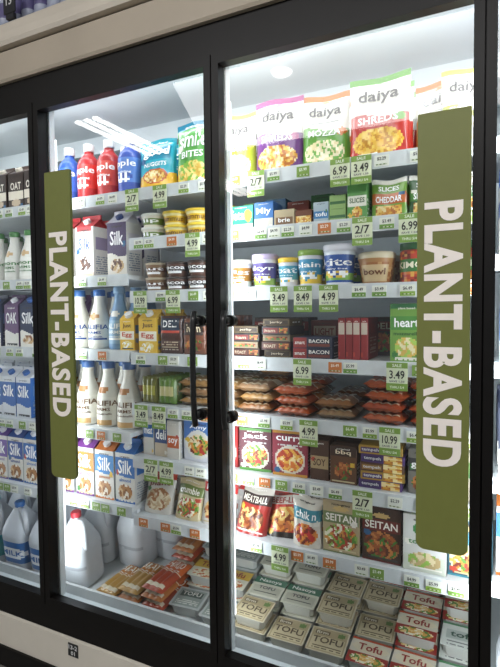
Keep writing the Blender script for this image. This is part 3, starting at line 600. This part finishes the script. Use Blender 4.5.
# ---- bottom deck right
def tofu(bg,el,txt,tray='#c6c6c0'): return mk_tray(.128,.108,.042,dict(bg=bg,el=el,txt=txt),tray)
tofuA=tofu('#c8bca0',[('r',.03,.04,.97,.96,'#a89876'),('r',.06,.08,.94,.62,'#c6b896'),('e',.8,.8,.1,.1,'#5f7a3c'),('l',.1,.12,.9,.28,2,'#6a5a40'),('r',.1,.7,.5,.86,'#6a5a40')],[('TOFU',.1,.34,.9,.60,'#52402a'),('firm',.14,.72,.46,.84,'#e0d8c4')],'#c0bcae')
tofuR=tofu('#d8d0bc',[('r',0,.0,1,.42,'#982e26'),('f',.5,.2,.42,.17,['#e8c88c','#d9a04a','#5f8a3c','#f0e8d0'],11),('r',0,.92,1,1,'#b84a26'),('e',.5,.66,.46,.2,'#e0d4b8')],[('Tofu',.2,.52,.8,.80,'#982e26')])
tofuY=tofu('#d8d4c0',[('r',0,.55,1,1,'#c9a43a'),('f',.5,.25,.4,.2,['#e8dcb8','#c8703a','#f0e8d0'],10)],[('Tofu',.2,.62,.8,.9,'#8a2c24')])
tofuW=tofu('#d5d8d0',[('r',.1,.35,.9,.7,'#b8c0b8'),('r',0,.9,1,1,'#4f8a5c'),('l',.15,.1,.85,.28,2,'#777')],[('tofu',.2,.42,.8,.66,'#3a5a4c')])
tofuG=tofu('#cccab8',[('r',0,.65,1,1,'#356a50'),('r',.08,.1,.92,.55,'#b8b6a4'),('l',.15,.15,.85,.3,2,'#555')],[('Nasoya',.15,.7,.85,.92,'#e8e8e0'),('TOFU',.25,.36,.75,.52,'#334')],'#c4c4ba')
tofuS=tofu('#b0b4b2',[('r',.08,.1,.92,.9,'#8a938d'),('r',.15,.55,.85,.85,'#3e4c46'),('l',.15,.15,.85,.4,3,'#d0d0c8')],[('TOFU',.2,.6,.8,.8,'#d8d8d0')],'#b8bab6')
def pile(me,x,y,n,rz=0,name='tofu_tray',t=.042,z=None):
    for i in range(n):
        zz=(dk(y) if z is None else z)+(t+.001)*i+t
        mm=me[i%len(me)] if isinstance(me,tuple) else me
        o=link(name,mm,(x+(random.uniform(-.004,.004) if i else 0),y,zz+.002));o.rotation_mode='QUATERNION'
        o.rotation_quaternion=(Matrix.Rotation(math.radians(rz+random.uniform(-2,2)),3,'Z')@Matrix.Rotation(-PI/2+TILT,3,'X')).to_quaternion()
cols=[(-.90,[tofuS,tofuY,tofuS,tofuY],(1,2,3,3)),(-.76,[tofuA,tofuG,tofuG,tofuY],(2,2,3,4)),(-.62,[tofuA,tofuG,tofuG,tofuA],(1,2,3,3)),(-.485,[tofuA,tofuA,tofuA,tofuA],(1,2,2,3)),(-.35,[tofuR,tofuA,tofuA,tofuR],(1,1,2,3)),(-.215,[tofuR,tofuR,tofuR,tofuR],(1,2,2,3)),(-.08,[tofuW,tofuW,tofuR,tofuW],(1,2,3,3))]
for x,ms,ns in cols:
    for j in range(4): pile(ms[j],x+random.uniform(-.003,.003),.135+j*.118,ns[j])
pile(tofuS,-1.035,.15,1,4);pile(tofuY,-1.035,.27,2,2);pile(tofuS,-1.035,.39,3,2)
sl=saus('#a8642a','#a04c22','LINK',.105,.19,3);sl2=saus('#a03c1c','#c05c22','CHORIZO',.105,.19,3);sl3=saus('#a8803c','#b8762c','BRAT',.105,.19,3)
for x,me,n in((-1.40,(sl3,sl),1),(-1.285,(sl,sl3),2),(-1.170,(sl2,sl),3)):
    pile(me,x,.13,n,-4,'plant_sausage_pack',.034)
    if x>-1.2: pile(me,x,.34,4,-2,'plant_sausage_pack',.034)
# right neighbour bay
for i,zz in enumerate(LT):
    for x in(.06,.17,.28,.4,.52): row('plant_milk_carton',(s2,s4,bl,sk,s3)[(i+int(x*10))%5],x,zz,.15,2,.1)
for x in(.09,.26,.43): jug(jb,x,.13,0)
# ---- stock stored on top of the case
wb=mk_lathe([(0,.03),(.01,.033),(.05,.031),(.06,.033),(.11,.031),(.14,.033),(.17,.02),(.185,.013),(.186,.016),(.2,.016)],dict(bg='#9aa0b4',el=[('r',0,.3,1,.6,'#5a5480'),('r',0,.92,1,1,'#d8d8e4')],txt=[]),n=14)
for i in range(26):
    for j in range(2): link('water_bottle',wb,(-2.3+i*.068,.0+j*.068,2.551))
mm=MB()
mm.box(-1.66,-1.60,-.055,-.05,2.57,2.65,'#1c1c20');Ps=lambda u,v,o=0:(-1.66+.06*u,-.055-o,2.57+.08*v)
mm.text(Ps,[('13',.25,.35,.75,.75,'#c8c8c8')]);mm.box(-1.65,-1.61,-.053,-.04,2.551,2.57,'#1c1c20')
link('shelf_sign',mm.mesh('ss',[M_PAPER]))
# ================================================================= STORE
simple('floor',[(-9,6,-9,1,-.05,0)],[M_FLOOR],0)
simple('ceiling',[(-9,6,-9,1,3.5,3.55)],[M_CEIL],0)
simple('wall_back',[(-9,6,.9,1,0,3.5)],[M_CREAM2],0)
for X,Ys in((-3.8,((-2.6,-3.9),(-5.0,-6.4))),(1.9,((-1.4,-2.6),(-3.6,-5.0)))):
    for a,b in Ys:
        mm=MB();mm.box(X-.2,X+.2,b,a,3.455,3.5,'#ddd',0)
        for q in(-.12,0,.12): mm.box(X+q-.028,X+q+.028,b+.03,a-.03,3.44,3.456,'#fff',1)
        link('ceiling_light',mm.mesh('cl',[M_PAPER,M_LAMP]))
mm=MB();mm.lathe([(0,.07),(.02,.09)],'#fff',24,mat=0);link('downlight',mm.mesh('dl',[M_LAMP]),(-1.65,-2.7,3.478))
def area(n,loc,rot,sx,sy,e,col=(1,.99,.98)):
    l=bpy.data.lights.new(n,'AREA');l.shape='RECTANGLE';l.size=sx;l.size_y=sy;l.energy=e;l.color=col
    o=bpy.data.objects.new(n,l);bpy.context.scene.collection.objects.link(o);o.location=loc;o.rotation_euler=rot;return o
area('store_ceiling_lights',(-.6,-2.6,3.4),(math.radians(35),0,0),4,1.2,112)
for p in POST[1:6]:
    for s in(-1,1):
        o=area('mullion_led',(p+s*.024,.058,1.28),(0,0,0),.02,1.75,2.9,(.90,.96,1))
        d=Vector((s*.6,.8,0));o.rotation_euler=d.to_track_quat('-Z','Y').to_euler()
area('canopy_led',(-.9,.12,2.27),(math.radians(32),0,0),3.2,.03,8.5,(.90,.96,1))
w=bpy.data.worlds.new('world');bpy.context.scene.world=w;w.use_nodes=True
w.node_tree.nodes['Background'].inputs[0].default_value=(.8,.84,.9,1);w.node_tree.nodes['Background'].inputs[1].default_value=.42
# ================================================================= CAMERA
yaw=math.radians(26);pitch=math.radians(-2.4);roll=math.radians(.5)
F=Vector((-math.sin(yaw)*math.cos(pitch),math.cos(yaw)*math.cos(pitch),math.sin(pitch)))
R0=F.cross(Vector((0,0,1))).normalized();U0=R0.cross(F)
R=R0*math.cos(roll)-U0*math.sin(roll);U=R.cross(F)
cam=bpy.data.cameras.new('camera');co=bpy.data.objects.new('camera',cam);bpy.context.scene.collection.objects.link(co)
co.matrix_world=Matrix(((R.x,U.x,-F.x,0),(R.y,U.y,-F.y,-1.38),(R.z,U.z,-F.z,1.45),(0,0,0,1)))
cam.sensor_fit='HORIZONTAL';cam.sensor_width=36;cam.lens=36;cam.clip_start=.05
bpy.context.scene.camera=co
bpy.context.scene.view_settings.view_transform='Standard'
